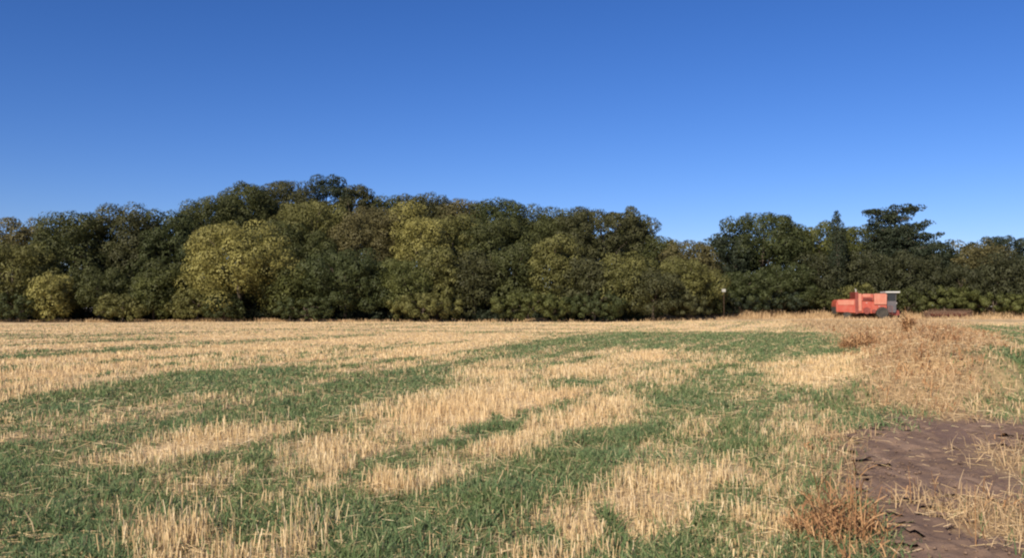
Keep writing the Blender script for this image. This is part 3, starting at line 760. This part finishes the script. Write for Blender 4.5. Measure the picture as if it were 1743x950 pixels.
def wheel(root, x, y, r, w, rimc):
    bm = bmesh.new()
    add_lathe_y(bm, [(r*.52, -w*.42), (r*.80, -w*.5), (r*.95, -w*.44), (r, -w*.3), (r, w*.3), (r*.95, w*.44), (r*.80, w*.5), (r*.52, w*.42)], (0, 0, 0), 36)
    for k in range(18):
        a = 2*PI*k/18; c, s = math.cos(a), math.sin(a)
        for sg in (-1, 1):
            mt = Matrix.Translation((c*(r+.012), sg*w*.2, s*(r+.012))) @ Matrix.Rotation(-a, 4, 'Y') @ Matrix.Rotation(sg*.6, 4, 'X')
            bmesh.ops.create_cube(bm, size=1, matrix=mt @ Matrix.Diagonal((.06, w*.46, .06, 1)))
    t = obj('wheel', bmesh.new(), M_RUBBER, root); t.location = (x, y, r)
    t.data.materials.clear()
    ty = obj('tyre', bm, M_RUBBER, t)
    bm = bmesh.new()
    add_lathe_y(bm, [(r*.50, -w*.36), (r*.53, -w*.40), (r*.44, -w*.38), (r*.36, -w*.18), (r*.16, -w*.14), (r*.14, -w*.30), (r*.05, -w*.32)], (0, 0, 0), 28)
    add_lathe_y(bm, [(r*.5, -w*.1), (r*.5, w*.36)], (0, 0, 0), 28)
    for k in range(6):
        a = 2*PI*k/6; add_tube(bm, [(r*.24*math.cos(a), -w*.16, r*.24*math.sin(a)), (r*.24*math.cos(a), -w*.22, r*.24*math.sin(a))], r*.025, 6)
    obj('rim', bm, rimc, t)

def combine():
    x, y, _ = at_depth(1472, 540, 112.5)
    root = thing('combine_harvester', 'old faded red combine harvester with a white canopy parked at the far field edge', 'combine harvester', (x, y, hz(x, y)), R(-7))
    Y0, Y1 = -1.35, 1.35
    bm = bmesh.new()                                                        # thresher body with stepped lower edge
    add_prism(bm, [(-1.35, .75), (1.9, .62), (2.35, 1.0), (2.35, 2.05), (-1.35, 2.25)], Y0+.12, Y1-.12, .04)
    obj('thresher_body', bm, M_RED, root)
    bm = bmesh.new()                                                        # rounded straw hood at the rear
    add_prism(bm, [(-3.75, .85), (-1.4, .70), (-1.4, 2.45), (-3.45, 2.40), (-3.68, 2.2), (-3.78, 1.8)], Y0+.05, Y1-.05, .07)
    hood = obj('straw_hood', bm, M_RED, root)
    bm = bmesh.new(); add_box(bm, -3.55, -1.62, Y0+.0, Y0+.045, 1.72, 2.32, .015); obj('hood_panel', bm, M_PINK, hood)  # paler panel paints the highlight along the top of the hood
    bm = bmesh.new(); add_box(bm, -3.82, -3.74, Y0+.25, Y1-.25, .6, 1.5, .01); obj('straw_flap', bm, M_RUBBER, hood)
    bm = bmesh.new(); add_box(bm, -1.48, -1.12, Y0-.02, Y1, .62, 3.35, .03); obj('elevator', bm, M_DKRED, root)  # dark colour paints the shaded recess between hood and body
    bm = bmesh.new(); add_box(bm, -1.10, -.72, Y0-.06, Y0+.30, .95, 3.15, .03); obj('grain_elevator', bm, M_PINK, root)
    bm = bmesh.new(); add_box(bm, -.70, .72, Y0+.02, Y1-.05, 2.22, 3.02, .05); eng = obj('engine_housing', bm, M_RED, root)
    bm = bmesh.new(); add_box(bm, -.58, .38, Y0-.02, Y0+.05, 2.72, 3.12, .02); obj('radiator_screen', bm, M_PINK, eng)
    bm = bmesh.new()
    for k in range(7): add_box(bm, -.55, .60, Y0-.015, Y0+.03, 2.27+k*.055, 2.30+k*.055)
    obj('air_grille', bm, M_DKRED, eng)
    bm = bmesh.new()                                                        # grain tank with sloped rim
    add_prism(bm, [(.82, 1.78), (2.3, 1.78), (2.34, 3.0), (2.2, 3.14), (.9, 3.14), (.78, 3.0)], Y0-.04, Y1, .04)
    tank = obj('grain_tank', bm, M_PINK, root)
    bm = bmesh.new()
    for xx in (1.1, 1.55, 2.0): add_box(bm, xx-.03, xx+.03, Y0-.065, Y0-.035, 1.84, 3.0, .008)
    obj('rib', bm, M_PINK, tank)
    for x0, x1, z0, z1 in ((-.66, .46, 1.28, 2.12), (.60, 2.2, 1.02, 1.68)):
        bm = bmesh.new(); add_box(bm, x0, x1, Y0+.06, Y0+.125, z0, z1, .02)
        sp = obj('side_panel', bm, M_RED, root)
        bm = bmesh.new(); add_box(bm, (x0+x1)/2-.1, (x0+x1)/2+.1, Y0+.03, Y0+.065, z1-.16, z1-.11, .008); obj('handle', bm, M_STEEL, sp)
    bm = bmesh.new(); add_lathe_y(bm, [(.42, -.04), (.42, .04)], (-.1, Y0+.03, 1.0), 30); add_lathe_y(bm, [(.10, -.09), (.10, -.02)], (-.1, Y0+.03, 1.0), 16)
    obj('drive_pulley', bm, M_DKRED, root)
    bm = bmesh.new(); add_lathe_y(bm, [(.24, -.04), (.24, .04)], (.75, Y0+.03, .92), 24); obj('drive_pulley', bm, M_DKRED, root)
    bm = bmesh.new(); add_tube(bm, [(-1.3, Y0+.35, 3.2), (-1.3, Y0+.35, 3.62), (-1.42, Y0+.35, 3.74)], [.06, .06, .05], 10); obj('exhaust_pipe', bm, M_STEEL, root)
    bm = bmesh.new(); add_tube(bm, [(1.9, Y1+.12, 2.7), (-1.3, Y1+.18, 2.8)], .16, 12); obj('unloading_auger', bm, M_RED, root)
    # driver's cab
    cab = bmesh.new(); add_box(cab, 2.42, 3.55, Y0+.35, Y1-.35, 1.55, 1.68, .02); add_box(cab, 2.40, 2.50, Y0+.36, Y1-.36, 1.68, 3.22, .02)
    cb = obj('cab', cab, M_GREY, root)
    bm = bmesh.new(); add_box(bm, 2.50, 3.50, Y0+.37, Y0+.41, .78, 2.2, .01); add_box(bm, 2.50, 3.50, Y1-.41, Y1-.37, .9, 2.2, .01); add_box(bm, 3.50, 3.55, Y0+.37, Y1-.37, .95, 2.1, .01); obj('cab_panel', bm, M_GREY, cb)
    bm = bmesh.new(); add_box(bm, 2.56, 3.46, Y0+.38, Y0+.40, 2.22, 3.16); add_box(bm, 2.56, 3.46, Y1-.40, Y1-.38, 2.22, 3.16); add_box(bm, 3.515, 3.535, Y0+.44, Y1-.44, 2.14, 3.16); obj('cab_window', bm, M_GLASS, cb)
    for yy in (Y0+.39, Y1-.39):
        bm = bmesh.new(); add_tube(bm, [(3.50, yy, 2.1), (3.54, yy, 3.24)], .035, 8); obj('post', bm, M_GREY, cb)
    bm = bmesh.new(); add_box(bm, 2.22, 3.98, Y0+.15, Y1-.15, 3.22, 3.42, .05); obj('canopy', bm, M_WHITE, root)
    bm = bmesh.new()
    for xx in (2.60, 3.05): add_tube(bm, [(xx, Y0+.18, .45), (xx, Y0+.30, 1.6)], .022, 6)
    for k in range(5): add_tube(bm, [(2.60, Y0+.19+.026*k, .55+k*.25), (3.05, Y0+.19+.026*k, .55+k*.25)], .02, 6)
    obj('ladder', bm, M_DKRED, root)
    bm = bmesh.new(); add_prism(bm, [(2.4, .75), (2.4, 1.5), (4.0, 1.0), (4.05, .45), (3.7, .38)], -.65, .65, .03); obj('feeder_house', bm, M_DKRED, root)
    for yy in (-.72, .72):
        bm = bmesh.new(); add_tube(bm, [(3.56, yy, 1.92), (3.68, yy, 1.92)], [.09, .11], 12); obj('headlight', bm, M_STEEL, root)
    bm = bmesh.new(); add_tube(bm, [(-2.7, Y0+.3, .5), (-2.7, Y1-.3, .5)], .07, 8); add_box(bm, -2.8, -2.6, -.2, .2, .5, .95); obj('rear_axle', bm, M_DKRED, root)
    bm = bmesh.new(); add_tube(bm, [(1.75, Y0+.2, .78), (1.75, Y1-.2, .78)], .12, 8); obj('front_axle', bm, M_DKRED, root)
    for yy in (Y0-.02, Y1+.02): wheel(root, 1.75, yy, .72, .46, M_RED)
    for yy in (Y0+.2, Y1-.2): wheel(root, -2.45, yy, .46, .30, M_RED)
combine()

def header():
    x, y, _ = at_depth(1612, 540, 113.5)
    root = thing('harvester_header', 'long low rusty brown harvester header lying in the dry grass right of the combine', 'header', (x, y, hz(x, y)), R(4))
    L = 2.75
    bm = bmesh.new(); add_prism(bm, [(-.02, .15), (.12, .15), (.12, .95), (.02, .98)], -L, L, .01)
    for v in bm.verts: v.co = Vector((v.co.y, v.co.x+.35, v.co.z))
    obj('back_panel', bm, M_RUST, root)
    bm = bmesh.new(); add_box(bm, -L, L, -.75, .36, .12, .20, .01); obj('table', bm, M_RUST, root)
    for s in (-1, 1):
        bm = bmesh.new(); add_prism(bm, [(-1.25, .12), (-.75, .62), (.45, .95), (.45, .10)], -.04, .04, .01)
        for v in bm.verts: v.co = Vector((v.co.y+s*(L+.05), v.co.x, v.co.z))
        obj('end_divider', bm, M_RUST, root)
    bm = bmesh.new(); add_tube(bm, [(-L, -.12, .45), (L, -.12, .45)], .17, 12)
    for k in range(80):
        t = -L+2*L*k/79; a = 2*PI*k/8
        add_tube(bm, [(t, -.12+.17*math.cos(a), .45+.17*math.sin(a)), (t+.05, -.12+.27*math.cos(a+.4), .45+.27*math.sin(a+.4))], .03, 4)
    obj('auger', bm, M_DKRED, root)
    bm = bmesh.new(); add_tube(bm, [(-L, -.75, .85), (L, -.75, .85)], .05, 8)
    for k in range(5):
        a = 2*PI*k/5+.3; cy, cz = -.75+.5*math.cos(a), .85+.5*math.sin(a)*.6
        add_tube(bm, [(-L, cy, cz), (L, cy, cz)], .03, 6)
        for q in (-L, 0, L): add_tube(bm, [(q, -.75, .85), (q, cy, cz)], .022, 6)
        for q in range(36): add_tube(bm, [(-L+.15*q+.1, cy, cz), (-L+.15*q+.1, cy-.03, cz-.2)], .009, 4)
    obj('reel', bm, M_RUST, root)
header()

def sign():
    x, y, z = at_depth(1232, 494.5, 107)
    gz = hz(x, y); root = thing('sign_post', 'small pale blank sign on a thin post against the dark bushes', 'sign', (x, y, gz), R(-8))
    bm = bmesh.new(); add_tube(bm, [(0, .03, -.2), (0, .03, z-gz+.3)], .018, 8); obj('post', bm, M_RUST, root)
    bm = bmesh.new(); add_box(bm, -.22, .22, -.02, 0, z-gz-.18, z-gz+.18, .008); obj('board', bm, paint('weathered_board', (.30, .31, .29), (.22, .21, .19), .6, .8), root)
sign()
